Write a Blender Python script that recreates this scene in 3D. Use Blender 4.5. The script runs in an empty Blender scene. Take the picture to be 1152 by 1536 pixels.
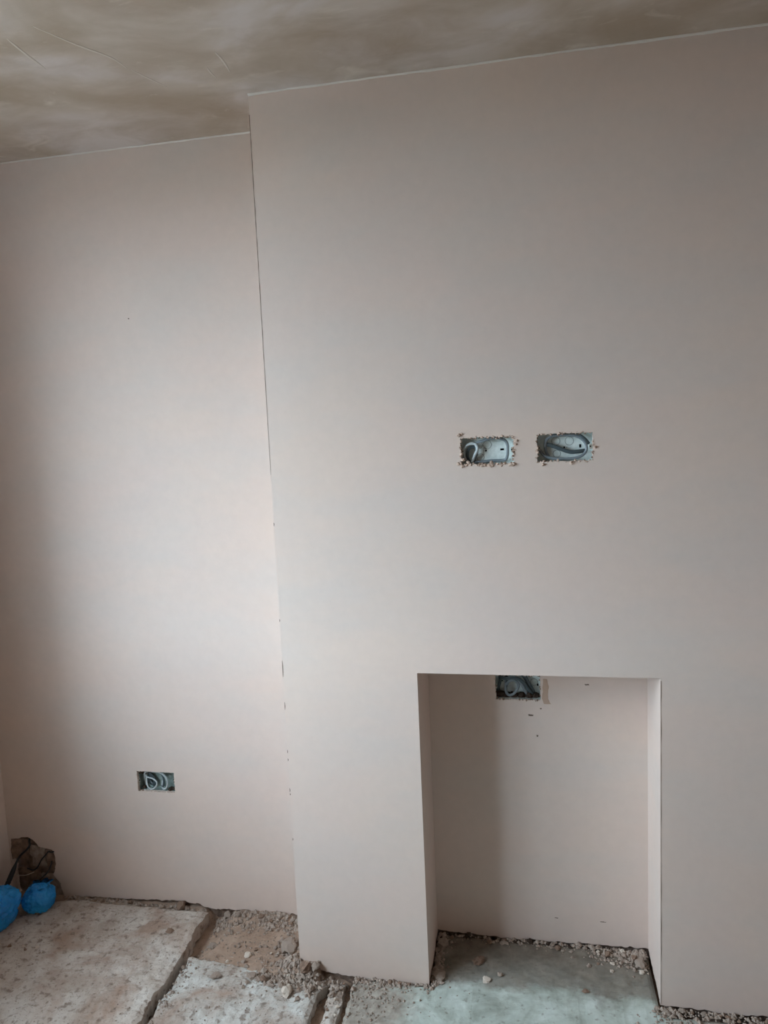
import bpy, bmesh, math, random
from mathutils import Vector, Matrix, noise

S = bpy.context.scene
C = S.collection

# ------------------------------------------------------------------ camera
cd = bpy.data.cameras.new('camera')
cam = bpy.data.objects.new('camera', cd); C.objects.link(cam)
RX = Vector((0.98126525, 0.18781709, -0.04293299)); UP = Vector((0.02076929, 0.11842046, 0.99274631))
FW = Vector((-0.19153887, 0.97503915, -0.11230105))
cam.matrix_world = Matrix(((RX.x, UP.x, -FW.x, 0.0), (RX.y, UP.y, -FW.y, -1.85), (RX.z, UP.z, -FW.z, 1.515), (0, 0, 0, 1)))
cd.sensor_fit = 'VERTICAL'; cd.sensor_height = 36.0; cd.lens = 26.12; cd.clip_start = 0.02
S.camera = cam

# ------------------------------------------------------------------ daylight: overcast sky through the window of the left wall
W = bpy.data.worlds.new('overcast_sky'); S.world = W; W.use_nodes = True
bg = W.node_tree.nodes['Background']
bg.inputs['Color'].default_value = (0.72, 0.895, 1.04, 1); bg.inputs['Strength'].default_value = 9.0
WY0, WY1, WZ0, WZ1 = -1.90, -0.44, 0.80, 2.20          # window opening in the left wall
XL, XR, YB, YN, ZC = -1.742, 2.7, 0.2195, -3.7, 2.349
pl = bpy.data.lights.new('window_portal', 'AREA'); pl.shape = 'RECTANGLE'; pl.size = WY1 - WY0; pl.size_y = WZ1 - WZ0
pl.cycles.is_portal = True
po = bpy.data.objects.new('window_portal', pl); C.objects.link(po)
po.location = (XL - 0.26, (WY0 + WY1) / 2, (WZ0 + WZ1) / 2)
po.rotation_euler = Vector((1, 0, 0)).to_track_quat('-Z', 'Z').to_euler()
vs = S.view_settings
vs.view_transform = 'Standard'; vs.look = 'None'; vs.gamma = 1.0; vs.use_curve_mapping = False
vs.exposure = 1.32

# ------------------------------------------------------------------ materials
def hexlin(r, g, b):
    f = lambda c: (c / 255 / 12.92) if c / 255 <= 0.04045 else ((c / 255 + 0.055) / 1.055) ** 2.4
    return (f(r), f(g), f(b), 1)

class NT:
    def __init__(self, name, rough=0.9, spec=0.25, metal=0.0):
        self.m = bpy.data.materials.new(name); self.m.use_nodes = True
        self.t = self.m.node_tree; self.b = self.t.nodes['Principled BSDF']
        self.b.inputs['Roughness'].default_value = rough; self.b.inputs['Specular IOR Level'].default_value = spec
        self.b.inputs['Metallic'].default_value = metal
        self.co = self.t.nodes.new('ShaderNodeTexCoord').outputs['Object']
    def n(self, typ, **kw):
        nd = self.t.nodes.new(typ)
        for k, v in kw.items():
            if hasattr(nd, k): setattr(nd, k, v)
            else: nd.inputs[k.replace('_', ' ')].default_value = v
        return nd
    def lk(self, a, b): self.t.links.new(a, b)
    def mapped(self, scale=(1, 1, 1), rot=(0, 0, 0), loc=(0, 0, 0)):
        mp = self.n('ShaderNodeMapping'); mp.inputs['Scale'].default_value = scale
        mp.inputs['Rotation'].default_value = rot; mp.inputs['Location'].default_value = loc
        self.lk(self.co, mp.inputs['Vector']); return mp.outputs[0]
    def noise(self, scale, detail=4, rough=0.55, vec=None, dist=0.0):
        nd = self.n('ShaderNodeTexNoise'); nd.inputs['Scale'].default_value = scale; nd.inputs['Detail'].default_value = detail
        nd.inputs['Roughness'].default_value = rough; nd.inputs['Distortion'].default_value = dist
        self.lk(vec or self.co, nd.inputs['Vector']); return nd.outputs['Fac']
    def ramp(self, fac, stops):
        r = self.n('ShaderNodeValToRGB'); e = r.color_ramp.elements
        while len(e) < len(stops): e.new(0.5)
        for el, (p, c) in zip(e, stops):
            el.position = p; el.color = c if len(c) == 4 else (*c, 1)
        self.lk(fac, r.inputs[0]); return r.outputs[0]
    def mix(self, fac, a, b, mode='MIX'):
        m = self.n('ShaderNodeMix'); m.data_type = 'RGBA'; m.blend_type = mode
        for sock, v in ((m.inputs[0], fac), (m.inputs[6], a), (m.inputs[7], b)):
            if isinstance(v, (int, float)): sock.default_value = v
            elif isinstance(v, tuple): sock.default_value = v
            else: self.lk(v, sock)
        return m.outputs[2]
    def color(self, c):
        if isinstance(c, tuple): self.b.inputs['Base Color'].default_value = c
        else: self.lk(c, self.b.inputs['Base Color'])
        return self
    def bump(self, h, strength=0.3, dist=0.002):
        b = self.n('ShaderNodeBump'); b.inputs['Strength'].default_value = strength; b.inputs['Distance'].default_value = dist
        self.lk(h, b.inputs['Height']); self.lk(b.outputs[0], self.b.inputs['Normal']); return self

BW = lambda v: (v, v, v, 1)
def plaster(name, base, alt, grey, rough=0.62, spec=0.3):
    m = NT(name, rough, spec)
    big = m.ramp(m.noise(1.5, 3, 0.5, dist=0.4), [(0.40, BW(0)), (0.62, BW(1))])
    c = m.mix(big, base, alt)
    streak = m.ramp(m.noise(2.0, 5, 0.6, m.mapped((1.0, 1.0, 2.6), (0.2, 0.35, 0.1))), [(0.42, BW(0)), (0.72, BW(1))])
    c = m.mix(streak, c, grey)
    fine = m.ramp(m.noise(38, 4, 0.6), [(0.3, BW(0.965)), (0.7, BW(1.0))])
    c = m.mix(1.0, c, fine, 'MULTIPLY')
    m.color(c)
    m.bump(m.noise(7, 6, 0.62, m.mapped((1, 1, 1.7), (0.3, 0.4, 0.2))), 0.16, 0.006)
    return m.m
M = {}
M['plaster'] = plaster('skimmed_plaster', hexlin(217, 197, 186), hexlin(219, 199, 186), hexlin(211, 197, 188))
M['plaster_edge'] = NT('broken_plaster').color(hexlin(196, 172, 156)).m
M['ridge'] = NT('trowel_ridge_plaster', 0.5, 0.3).color(hexlin(216, 205, 194)).m
M['bead'] = NT('pale_plaster_bead', 0.6).color(hexlin(222, 214, 206)).m

m = NT('ceiling_plaster', 0.42, 0.35)                    # half-dried skim, patchy
p1 = m.ramp(m.noise(2.6, 4, 0.55, m.mapped((1.0, 1.3, 1), (0, 0, 0.5)), 0.6), [(0.36, hexlin(182, 165, 147)), (0.50, hexlin(202, 187, 174)), (0.62, hexlin(214, 202, 196))])
p2 = m.ramp(m.noise(5.0, 5, 0.6, m.mapped((0.8, 1.4, 1), (0, 0, -0.35)), 0.4), [(0.44, BW(0)), (0.75, BW(0.9))])
c = m.mix(p2, p1, hexlin(172, 152, 132))
sm = m.ramp(m.noise(9, 4, 0.6, m.mapped((0.8, 1.6, 1), (0, 0, 0.9)), 1.0), [(0.60, BW(0)), (0.76, BW(0.6))])
m.color(m.mix(sm, c, hexlin(226, 215, 203)))
m.lk(m.ramp(m.noise(5, 4, 0.6), [(0.3, BW(0.32)), (0.7, BW(0.62))]), m.b.inputs['Roughness'])
m.bump(m.noise(9, 6, 0.62, m.mapped((0.6, 2, 1), (0, 0, 0.3))), 0.25, 0.006); M['ceiling'] = m.m

def concrete(name, pale, mid, dark, brown, b_lo=0.5, b_hi=0.66, pits=True):
    m = NT(name, 0.95, 0.1)
    c = m.ramp(m.noise(9, 6, 0.65), [(0.32, mid), (0.62, pale)])
    br = m.ramp(m.noise(5.2, 5, 0.6, None, 0.5), [(b_lo, BW(0)), (b_hi, BW(0.85))])
    c = m.mix(br, c, brown)
    if pits:
        pt = m.ramp(m.noise(52, 3, 0.55), [(0.55, BW(0)), (0.68, BW(0.75))])
        c = m.mix(pt, c, dark)
    sp = m.ramp(m.noise(170, 2, 0.5), [(0.60, BW(0)), (0.72, BW(0.6))])
    c = m.mix(sp, c, dark)
    m.color(c); m.bump(m.noise(150, 5, 0.65), 0.5, 0.003); return m.m
M['slab'] = concrete('dusty_screed', hexlin(206, 198, 189), hexlin(172, 156, 143), hexlin(126, 109, 97), hexlin(162, 136, 119), 0.46, 0.62)
M['slab_pale'] = concrete('pale_screed', hexlin(208, 207, 201), hexlin(176, 165, 155), hexlin(130, 115, 104), hexlin(164, 138, 121), 0.48, 0.66)
M['dirt'] = concrete('brown_dirt', hexlin(176, 152, 134), hexlin(144, 121, 105), hexlin(96, 80, 69), hexlin(160, 134, 115), pits=False)
m = NT('hearth_concrete', 0.8, 0.2)                       # smooth greenish screed, brown dust and shade painted into the recess
c = m.ramp(m.noise(11, 6, 0.65, None, 0.6), [(0.33, hexlin(160, 166, 156)), (0.50, hexlin(188, 197, 188)), (0.66, hexlin(206, 214, 207))])
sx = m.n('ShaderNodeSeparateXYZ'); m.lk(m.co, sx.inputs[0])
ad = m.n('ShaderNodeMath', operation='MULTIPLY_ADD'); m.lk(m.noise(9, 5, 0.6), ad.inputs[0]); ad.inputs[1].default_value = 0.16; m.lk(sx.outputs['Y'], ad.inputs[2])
dust_shade = m.ramp(ad.outputs[0], [(0.075, BW(0)), (0.115, BW(0.72)), (0.26, BW(0.95))])  # threshold shadow and dust painted together, darker towards the back
c = m.mix(dust_shade, c, m.ramp(m.noise(16, 5, 0.6), [(0.35, hexlin(92, 77, 66)), (0.65, hexlin(130, 117, 104))]))
c = m.mix(m.ramp(m.noise(60, 3, 0.5), [(0.6, BW(0)), (0.72, BW(0.5))]), c, hexlin(112, 100, 88))
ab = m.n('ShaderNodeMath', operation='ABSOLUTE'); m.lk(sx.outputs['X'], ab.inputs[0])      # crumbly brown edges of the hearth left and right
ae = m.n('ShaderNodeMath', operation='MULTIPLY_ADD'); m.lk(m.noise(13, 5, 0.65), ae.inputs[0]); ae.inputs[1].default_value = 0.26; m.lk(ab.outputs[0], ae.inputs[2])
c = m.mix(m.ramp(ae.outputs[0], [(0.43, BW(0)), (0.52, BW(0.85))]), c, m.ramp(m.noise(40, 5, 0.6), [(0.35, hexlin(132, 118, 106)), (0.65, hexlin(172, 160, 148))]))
m.color(c); m.bump(m.noise(60, 5, 0.6), 0.3, 0.003); M['hearth'] = m.m

m = NT('old_masonry', 0.95, 0.1)
m.color(m.ramp(m.noise(28, 5, 0.65), [(0.3, hexlin(112, 94, 82)), (0.5, hexlin(146, 124, 110)), (0.68, hexlin(166, 152, 142))]))
m.bump(m.noise(70, 5, 0.7), 0.8, 0.008); M['masonry'] = m.m
m = NT('rubble_grey', 0.95, 0.1); m.color(m.ramp(m.noise(60, 4), [(0.3, hexlin(138, 121, 109)), (0.7, hexlin(182, 166, 153))])); m.bump(m.noise(200, 4), 0.5, 0.002); M['rubble'] = m.m
m = NT('rubble_brown', 0.95, 0.1); m.color(m.ramp(m.noise(60, 4), [(0.3, hexlin(116, 95, 82)), (0.7, hexlin(162, 136, 118))])); m.bump(m.noise(200, 4), 0.5, 0.002); M['rubble_brown'] = m.m
M['soot_shade'] = NT('soot_and_shade', 0.95, 0.1).color(hexlin(72, 60, 52)).m  # soot on hearth crumbs, painted shade on the lumps in socket boxes
M['rubble_pale'] = NT('rubble_pale', 0.9, 0.1).color(hexlin(204, 190, 176)).m
m = NT('galvanised_steel', 0.5, 0.5, 0.0)
m.color(m.ramp(m.noise(70, 3, 0.6), [(0.35, hexlin(206, 216, 213)), (0.7, hexlin(232, 240, 237))])); M['steel'] = m.m
m = NT('dull_steel', 0.5, 0.5); m.color(m.ramp(m.noise(60, 3, 0.6), [(0.35, hexlin(136, 152, 147)), (0.7, hexlin(172, 186, 181))])); M['steel_dull'] = m.m
M['hole'] = NT('dark_hole', 0.9, 0.0).color(hexlin(18, 18, 20)).m
M['knock'] = NT('knockout_groove', 0.6, 0.3, 0.2).color(hexlin(150, 160, 158)).m
M['cable'] = NT('grey_cable_sheath', 0.4, 0.4).color(hexlin(122, 132, 138)).m
M['cable_dark'] = NT('dark_grey_cable_sheath', 0.4, 0.4).color(hexlin(72, 84, 88)).m
M['cable_light'] = NT('light_grey_cable_sheath', 0.4, 0.4).color(hexlin(188, 196, 198)).m
M['black'] = NT('black_rubber', 0.5, 0.4).color(hexlin(38, 38, 40)).m
M['brass'] = NT('screw_lug', 0.4, 0.5, 0.6).color(hexlin(190, 190, 180)).m
M['stain'] = NT('bare_undercoat', 0.95, 0.1).color(hexlin(186, 160, 142)).m
M['crack'] = NT('crack_shadow', 0.95, 0.0).color(hexlin(120, 104, 93)).m
m = NT('blue_polythene', 0.18, 0.7)
m.color(m.ramp(m.noise(18, 4, 0.6), [(0.3, hexlin(0, 132, 222)), (0.7, hexlin(40, 172, 245))])); m.b.inputs['Transmission Weight'].default_value = 0.0
m.bump(m.noise(34, 5, 0.6, None, 2.0), 0.9, 0.010); M['blue'] = m.m
m = NT('bare_undercoat_wall', 0.95, 0.1); m.color(m.ramp(m.noise(3, 5), [(0.3, hexlin(196, 168, 150)), (0.7, hexlin(210, 184, 166))])); M['bare'] = m.m
M['upvc'] = NT('white_window_frame', 0.35, 0.4).color(hexlin(235, 236, 236)).m
M['ground'] = NT('outdoor_paving', 0.95, 0.1).color(hexlin(120, 118, 112)).m
g = bpy.data.materials.new('window_glass'); g.use_nodes = True; t = g.node_tree; t.nodes.clear()
o_ = t.nodes.new('ShaderNodeOutputMaterial'); mx = t.nodes.new('ShaderNodeMixShader'); tr = t.nodes.new('ShaderNodeBsdfTransparent'); gl = t.nodes.new('ShaderNodeBsdfGlossy')
gl.inputs['Roughness'].default_value = 0.0; mx.inputs[0].default_value = 0.06
t.links.new(tr.outputs[0], mx.inputs[1]); t.links.new(gl.outputs[0], mx.inputs[2]); t.links.new(mx.outputs[0], o_.inputs[0]); M['glass'] = g

# ------------------------------------------------------------------ helpers
def link(name, me, mat, parent=None, smooth=False):
    o = bpy.data.objects.new(name, me); C.objects.link(o)
    if mat: me.materials.clear(); me.materials.append(M[mat])
    if parent: o.parent = parent
    if smooth: me.polygons.foreach_set('use_smooth', [True] * len(me.polygons))
    return o
def obj(name, bm, mat, parent=None, smooth=False):
    bmesh.ops.recalc_face_normals(bm, faces=bm.faces)
    me = bpy.data.meshes.new(name); bm.to_mesh(me); bm.free(); return link(name, me, mat, parent, smooth)
def tag(o, label=None, cat=None, group=None, kind=None):
    if label: o['label'] = label
    if cat: o['category'] = cat
    if group: o['group'] = group
    if kind: o['kind'] = kind
    return o
def struct(o, label, cat='wall'): return tag(o, label, cat, kind='structure')
def empty(name, loc=(0, 0, 0)):
    o = bpy.data.objects.new(name, None); C.objects.link(o); o.location = loc; o.empty_display_size = 0.05; return o
def box(bm, x0, x1, y0, y1, z0, z1):
    v = [bm.verts.new(p) for p in ((x0,y0,z0),(x1,y0,z0),(x1,y1,z0),(x0,y1,z0),(x0,y0,z1),(x1,y0,z1),(x1,y1,z1),(x0,y1,z1))]
    for f in ((0,3,2,1),(4,5,6,7),(0,1,5,4),(1,2,6,5),(2,3,7,6),(3,0,4,7)): bm.faces.new([v[i] for i in f])
def nz(x, y=0.0, z=0.0, s=1.0): return noise.noise(Vector((x * s, y * s, z * s)))
def fr(x, y, z=0.0, s=1.0, octv=4): return noise.fractal(Vector((x * s, y * s, z * s)), 1.0, 2.0, octv)

def panel(name, outline, holes, d0, d1, mat, axis='y', parent=None):
    """sheet with holes, outline in (u, z); axis 'y': u = x, depth along y; axis 'x': u = y, depth along x"""
    bm = bmesh.new()
    P = (lambda u, z, d: (u, d, z)) if axis == 'y' else (lambda u, z, d: (d, u, z))
    loops = [outline] + list(holes)
    for d in (d0, d1):
        es = []
        for lp in loops:
            vs = [bm.verts.new(P(u, z, d)) for u, z in lp]
            es += [bm.edges.new((vs[i], vs[(i + 1) % len(vs)])) for i in range(len(vs))]
        bmesh.ops.triangle_fill(bm, use_beauty=True, use_dissolve=False, edges=es)
    bm.verts.ensure_lookup_table(); n = len(bm.verts) // 2; k = 0
    for lp in loops:
        L = len(lp)
        for i in range(L):
            a, b = k + i, k + (i + 1) % L
            bm.faces.new((bm.verts[a], bm.verts[b], bm.verts[n + b], bm.verts[n + a]))
        k += L
    return obj(name, bm, mat, parent)
def ragged(pts, step, amp, seed, closed=True, freq=60):
    out = []; n = len(pts)
    for i in range(n if closed else n - 1):
        a, b = pts[i], pts[(i + 1) % n]; L = math.hypot(b[0] - a[0], b[1] - a[1]); k = max(1, int(L / step))
        for j in range(k):
            t = j / k; u, z = a[0] + (b[0] - a[0]) * t, a[1] + (b[1] - a[1]) * t
            out.append((u + amp * fr(u, z, seed, freq, 3), z + amp * fr(u, z, seed + 9.3, freq, 3)))
    if not closed: out.append(pts[-1])
    return out
def rect(x0, x1, z0, z1): return [(x0, z0), (x1, z0), (x1, z1), (x0, z1)]
def bez(pts, n=10):
    """smooth Catmull-Rom curve through the points"""
    P = [Vector(p) for p in pts]; P = [2 * P[0] - P[1]] + P + [2 * P[-1] - P[-2]]; out = []
    for i in range(1, len(P) - 2):
        for k in range(n):
            t = k / n; a, b, c, d = P[i - 1], P[i], P[i + 1], P[i + 2]
            out.append(0.5 * ((2 * b) + (c - a) * t + (2 * a - 5 * b + 4 * c - d) * t * t + (3 * b - a - 3 * c + d) * t ** 3))
    out.append(P[-2]); return out
def sweep(bm, path, ru, rv, sides=10, wide=Vector((0, 1, 0)), rfun=None):
    """oval section along a path: ru across (in the plane), rv along the wide direction"""
    rings = []
    for i, p in enumerate(path):
        t = (path[min(i + 1, len(path) - 1)] - path[max(i - 1, 0)]).normalized()
        w = (wide - t * wide.dot(t)); w = w.normalized() if w.length > 1e-4 else t.orthogonal().normalized()
        u = t.cross(w); k = rfun(i / (len(path) - 1)) if rfun else 1
        rings.append([bm.verts.new(p + (u * ru * math.cos(a) + w * rv * math.sin(a)) * k) for a in [2 * math.pi * j / sides for j in range(sides)]])
    for r0, r1 in zip(rings, rings[1:]):
        for j in range(sides): bm.faces.new((r0[j], r0[(j + 1) % sides], r1[(j + 1) % sides], r1[j]))
    bm.faces.new(rings[0][::-1]); bm.faces.new(rings[-1])
def cable(name, pts, label, mat='cable', ru=0.0026, rv=0.005, wide=(0, 1, 0), parent=None, cat='cable', group=None):
    bm = bmesh.new(); sweep(bm, bez(pts), ru, rv, wide=Vector(wide)); o = obj(name, bm, mat, parent, True)
    if not parent: tag(o, label, cat, group)
    return o
def lump(bm, c, r, seed, flat=0.75, sub=1, rough=0.35, rz=None):
    g = bmesh.ops.create_icosphere(bm, subdivisions=sub, radius=1.0)
    rnd = random.Random(seed); a = rnd.random() * 6.28 if rz is None else rz; sx, sy, sz = r * rnd.uniform(0.8, 1.25), r * rnd.uniform(0.7, 1.05), r * flat * rnd.uniform(0.8, 1.1)
    for v in g['verts']:
        k = 1 + rough * nz(v.co.x + seed * 3.1, v.co.y, v.co.z, 1.6) + rough * 0.5 * rnd.uniform(-1, 1)
        x, y, z = v.co.x * k * sx, v.co.y * k * sy, v.co.z * k * sz
        v.co = (c[0] + x * math.cos(a) - y * math.sin(a), c[1] + x * math.sin(a) + y * math.cos(a), c[2] + z)

# ------------------------------------------------------------------ floor levels
def sstep(a, b, t):
    t = max(0.0, min(1.0, (t - a) / (b - a))); return t * t * (3 - 2 * t)
def slab1_right(y): return -1.024 + 0.010 * fr(y, 3.1, 0, 14) + 0.004 * fr(y, 8.1, 0, 70)
def slab1_back(x): return 0.192 - 0.05 * sstep(-1.45, -1.74, x) + 0.006 * fr(x, 1.7, 0, 25)
def slab2_left(y): return -1.004 + 0.008 * fr(y, 5.5, 0, 16)
def slab2_right(y): return -0.586 + 0.012 * fr(y, 6.6, 0, 14) + 0.02 * sstep(-0.08, 0.0, y)
def slab2_back(x): return 0.014 - 0.06 * (x + 1.0) * 0.6 - 0.03 * sstep(-0.70, -0.62, x) + 0.007 * fr(x, 2.2, 0, 22)
def strip_left(y): return -0.562 + 0.010 * fr(y, 9.1, 0, 17)
def strip_right(y): return -0.522 + 0.009 * fr(y, 4.4, 0, 17)
def hearth_left(y): return -0.498 + 0.012 * fr(y, 7.7, 0, 18) + (0.204 if y > 0.0 else 0)
def z_slab1(x, y): return 0.019 + 0.006 * fr(x, y, 0, 6) + 0.0035 * fr(x, y, 3, 38, 5) - 0.006 * max(0, fr(x, y, 5, 24, 2) - 0.25)
def z_slab2(x, y): return 0.002 + 0.005 * fr(x, y, 1, 7) + 0.004 * fr(x, y, 4, 40, 5) - 0.014 * sstep(-0.07, 0.01, y) * sstep(-0.95, -0.75, x)
def z_strip(x, y): return -0.006 + 0.005 * fr(x, y, 2, 30, 5)
def z_hearth(x, y): return 0.0 + 0.003 * fr(x, y, 6, 6) + 0.0012 * fr(x, y, 8, 50, 4) + 0.008 * sstep(0.16, 0.20, y)
def z_dirt(x, y):
    z = -0.034 + 0.006 * fr(x, y, 7, 9) + 0.005 * fr(x, y, 9, 45, 5)
    if x > -1.03 and x < -0.60:
        k = sstep(-1.02, -0.93, x) * sstep(-0.05, 0.0, y)
        z += 0.024 * k + 0.006 * k * (1 if y > 0.112 + 0.02 * (x + 0.9) * -0.6 + 0.002 * fr(x, y, 0, 30) else 0) * sstep(-0.97, -0.92, x)
        z += 0.016 * sstep(0.17, 0.215, y) * sstep(-1.04, -0.9, x)
        z += 0.018 * sstep(-0.73, -0.67, x) * sstep(0.16, 0.03, y)
    d = math.hypot((x + 0.63) / 0.12, (y - 0.01) / 0.05)
    z += 0.030 * max(0, 1 - d * d)
    if x < -1.0: z += 0.042 * sstep(0.185, 0.205, y) * sstep(-1.0, -1.05, x)
    return z
def ground_z(x, y):
    z = z_dirt(x, y)
    if x < slab1_right(y) and y < slab1_back(x): z = max(z, z_slab1(x, y))
    if slab2_left(y) < x < slab2_right(y) and y < slab2_back(x): z = max(z, z_slab2(x, y))
    if strip_left(y) < x < strip_right(y) and y < -0.02: z = max(z, z_strip(x, y))
    if x > hearth_left(y) and (y < 0.0 or (-0.294 < x < 0.307 and y < 0.2028)): z = max(z, z_hearth(x, y))
    return z
YS = [YN, -3.3, -3.0, -2.5, -2.0, -1.6, -1.3, -1.0, -0.8, -0.65, -0.55]
def slab(name, left, right, back, zf, mat, thick, parent, dx=0.006, yfront=-0.5, dy=0.006):
    ymax = max(back(left(0) + (right(0) - left(0)) * k / 10) for k in range(11))
    ys = YS + [yfront + (ymax - yfront) * k / int((ymax - yfront) / dy) for k in range(int((ymax - yfront) / dy) + 1)]
    nx = int((right(0) - left(0)) / dx); bm = bmesh.new(); top = []
    for y in ys:
        row = []
        for i in range(nx + 1):
            t = i / nx; yy = y; x = left(yy) + (right(yy) - left(yy)) * t
            yy = min(y, back(x)); x = left(yy) + (right(yy) - left(yy)) * t
            e = min(t, 1 - t) * (right(yy) - left(yy)); e = min(e, back(x) - yy + 0.002)
            row.append(bm.verts.new((x, yy, zf(x, yy) - 0.005 * (1 - sstep(0, 0.012, e)))))
        top.append(row)
    for r0, r1 in zip(top, top[1:]):
        for i in range(nx):
            if max((r0[j].co - r1[j].co).length for j in (i, i + 1)) > 1e-5: bm.faces.new((r0[i], r0[i + 1], r1[i + 1], r1[i]))
    rim = [top[0][i] for i in range(nx + 1)] + [r[-1] for r in top[1:]] + [top[-1][i] for i in range(nx - 1, -1, -1)] + [r[0] for r in top[-2:0:-1]]
    low = [bm.verts.new((v.co.x + 0.006 * fr(v.co.x, v.co.y, 4, 40), v.co.y + 0.003 * fr(v.co.x, v.co.y, 8, 40), v.co.z - thick)) for v in rim]
    for i in range(len(rim)):
        j = (i + 1) % len(rim)
        if (rim[i].co - rim[j].co).length > 1e-6: bm.faces.new((rim[i], low[i], low[j], rim[j]))
    bmesh.ops.remove_doubles(bm, verts=bm.verts, dist=1e-6)
    return obj(name, bm, mat, parent, False)

# ground under the slabs
bm = bmesh.new(); xs = [XL - 0.2] + [XL + k * 0.008 for k in range(int((0.75 - XL) / 0.008))] + [0.9, 1.3, 1.7, XR + 0.2]
ys = [YN - 0.2] + YS + [-0.5 + k * 0.008 for k in range(int(0.76 / 0.008))] + [0.30]
gv = [[bm.verts.new((x, y, z_dirt(x, y))) for x in xs] for y in ys]
for r0, r1 in zip(gv, gv[1:]):
    for i in range(len(xs) - 1): bm.faces.new((r0[i], r0[i + 1], r1[i + 1], r1[i]))
floor = struct(obj('floor', bm, 'dirt', None, True), 'dug up dirt floor with broken concrete screed slabs', 'floor')
slab('screed_slab', lambda y: XL + 0.002, slab1_right, slab1_back, z_slab1, 'slab', 0.045, floor)
slab('screed_slab', slab2_left, slab2_right, slab2_back, z_slab2, 'slab_pale', 0.03, floor)
slab('screed_slab', strip_left, strip_right, lambda x: -0.022 + 0.01 * fr(x, 1, 0, 30), z_strip, 'slab', 0.03, floor, 0.004)
def hl(y): return -0.498 + 0.012 * fr(y, 7.7, 0, 18)
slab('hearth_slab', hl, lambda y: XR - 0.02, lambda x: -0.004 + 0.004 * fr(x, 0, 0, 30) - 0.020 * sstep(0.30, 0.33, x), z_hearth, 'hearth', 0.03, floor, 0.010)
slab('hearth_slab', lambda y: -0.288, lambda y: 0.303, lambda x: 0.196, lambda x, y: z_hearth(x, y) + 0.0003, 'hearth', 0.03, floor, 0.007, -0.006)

# ------------------------------------------------------------------ walls
PT = 0.012                                            # plaster thickness
BXL, BXR, FX0, FX1, FZ, FB = -0.6604, 0.672, -0.2942, 0.3069, 0.8783, 0.2028
def boxrect(cx, cz, w=0.132, h=0.069): return rect(cx - w / 2, cx + w / 2, cz - h / 2, cz + h / 2)
BOX = {'L': (-0.0985, 1.4485, 0.0), 'R': (0.0880, 1.4500, 0.0), 'A': (-1.1845, 0.4265, YB), 'F': (-0.0410, 0.7740, FB)}
grow = lambda r, g: [(r[0][0] - g, r[0][1] - g), (r[1][0] + g, r[1][1] - g), (r[2][0] + g, r[2][1] + g), (r[3][0] - g, r[3][1] + g)]

# chimney breast front with the fireplace opening, ragged foot
bl = ragged([(BXL, 0.020), (-0.613, 0.010), (-0.527, 0.001), (-0.413, -0.006), (FX0, -0.010)], 0.006, 0.004, 2.0, False)
br = ragged([(FX1, 0.008), (0.386, 0.008), (0.45, 0.002), (0.562, 0.006), (BXR, 0.005)], 0.006, 0.004, 3.0, False)
out = bl + [(FX0, FZ), (FX1, FZ)] + br + [(BXR, ZC), (BXL, ZC)]
hL = ragged(boxrect(-0.0985, 1.4485, 0.130, 0.066), 0.0022, 0.0030, 4.0, freq=170)
hR = ragged(boxrect(0.0880, 1.4500, 0.131, 0.067), 0.0022, 0.0024, 5.0, freq=170)
breast = struct(panel('wall_chimney_breast', out, [hL, hR], 0.0, PT, 'plaster'), 'freshly skimmed pink plaster chimney breast with square fireplace opening')
core = [(BXL + PT, -0.06), (FX0 - PT, -0.06), (FX0 - PT, FZ + PT), (FX1 + PT, FZ + PT), (FX1 + PT, -0.06), (BXR - PT, -0.06), (BXR - PT, ZC), (BXL + PT, ZC)]
panel('masonry', core, [grow(boxrect(*BOX['L'][:2]), 0.006), grow(boxrect(*BOX['R'][:2]), 0.006)], PT, 0.075, 'masonry', parent=breast)
def sidepanel(name, x0, x1, y0, y1, zlow, ztop, seed):
    foot = ragged([(y0, zlow[0]), (y1, zlow[1])], 0.006, 0.005, seed, False)
    return panel(name, foot + [(y1, ztop), (y0, ztop)], [], x0, x1, 'plaster', 'x', breast)
sidepanel('side_face', BXL, BXL + PT, PT, YB, (0.02, 0.02), ZC, 11.0)
sidepanel('side_face', BXR - PT, BXR, PT, YB, (0.01, 0.01), ZC, 12.0)
sidepanel('fireplace_reveal', FX0 - PT, FX0, PT, FB, (-0.008, 0.012), FZ, 13.0)
sidepanel('fireplace_reveal', FX1, FX1 + PT, PT, FB, (0.006, 0.012), FZ, 14.0)
bm = bmesh.new(); box(bm, FX0 - PT, FX1 + PT, PT, FB, FZ, FZ + PT); obj('fireplace_soffit', bm, 'plaster', breast)
fb = ragged([(FX0 - 0.01, 0.016), (-0.208, 0.012), (-0.091, 0.008), (0.081, 0.011), (FX1 + 0.01, 0.014)], 0.006, 0.004, 6.0, False)
hF = ragged(boxrect(-0.0410, 0.7725, 0.124, 0.070), 0.0024, 0.0022, 7.0, freq=170)
panel('fireplace_back', fb + [(FX1 + 0.01, FZ + 0.01), (FX0 - 0.01, FZ + 0.01)], [hF], FB, FB + PT, 'plaster', parent=breast)
panel('masonry', rect(FX0 - 0.05, FX1 + 0.05, -0.06, FZ + 0.05), [grow(boxrect(*BOX['F'][:2]), 0.006)], FB + PT, FB + 0.075, 'masonry', parent=breast)
bm = bmesh.new(); box(bm, FX0 - 0.075, FX0 - PT, 0.075, FB + 0.0749, -0.06, FZ); box(bm, FX1 + PT, FX1 + 0.075, 0.075, FB + 0.0749, -0.06, FZ); obj('masonry', bm, 'masonry', breast)

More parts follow.
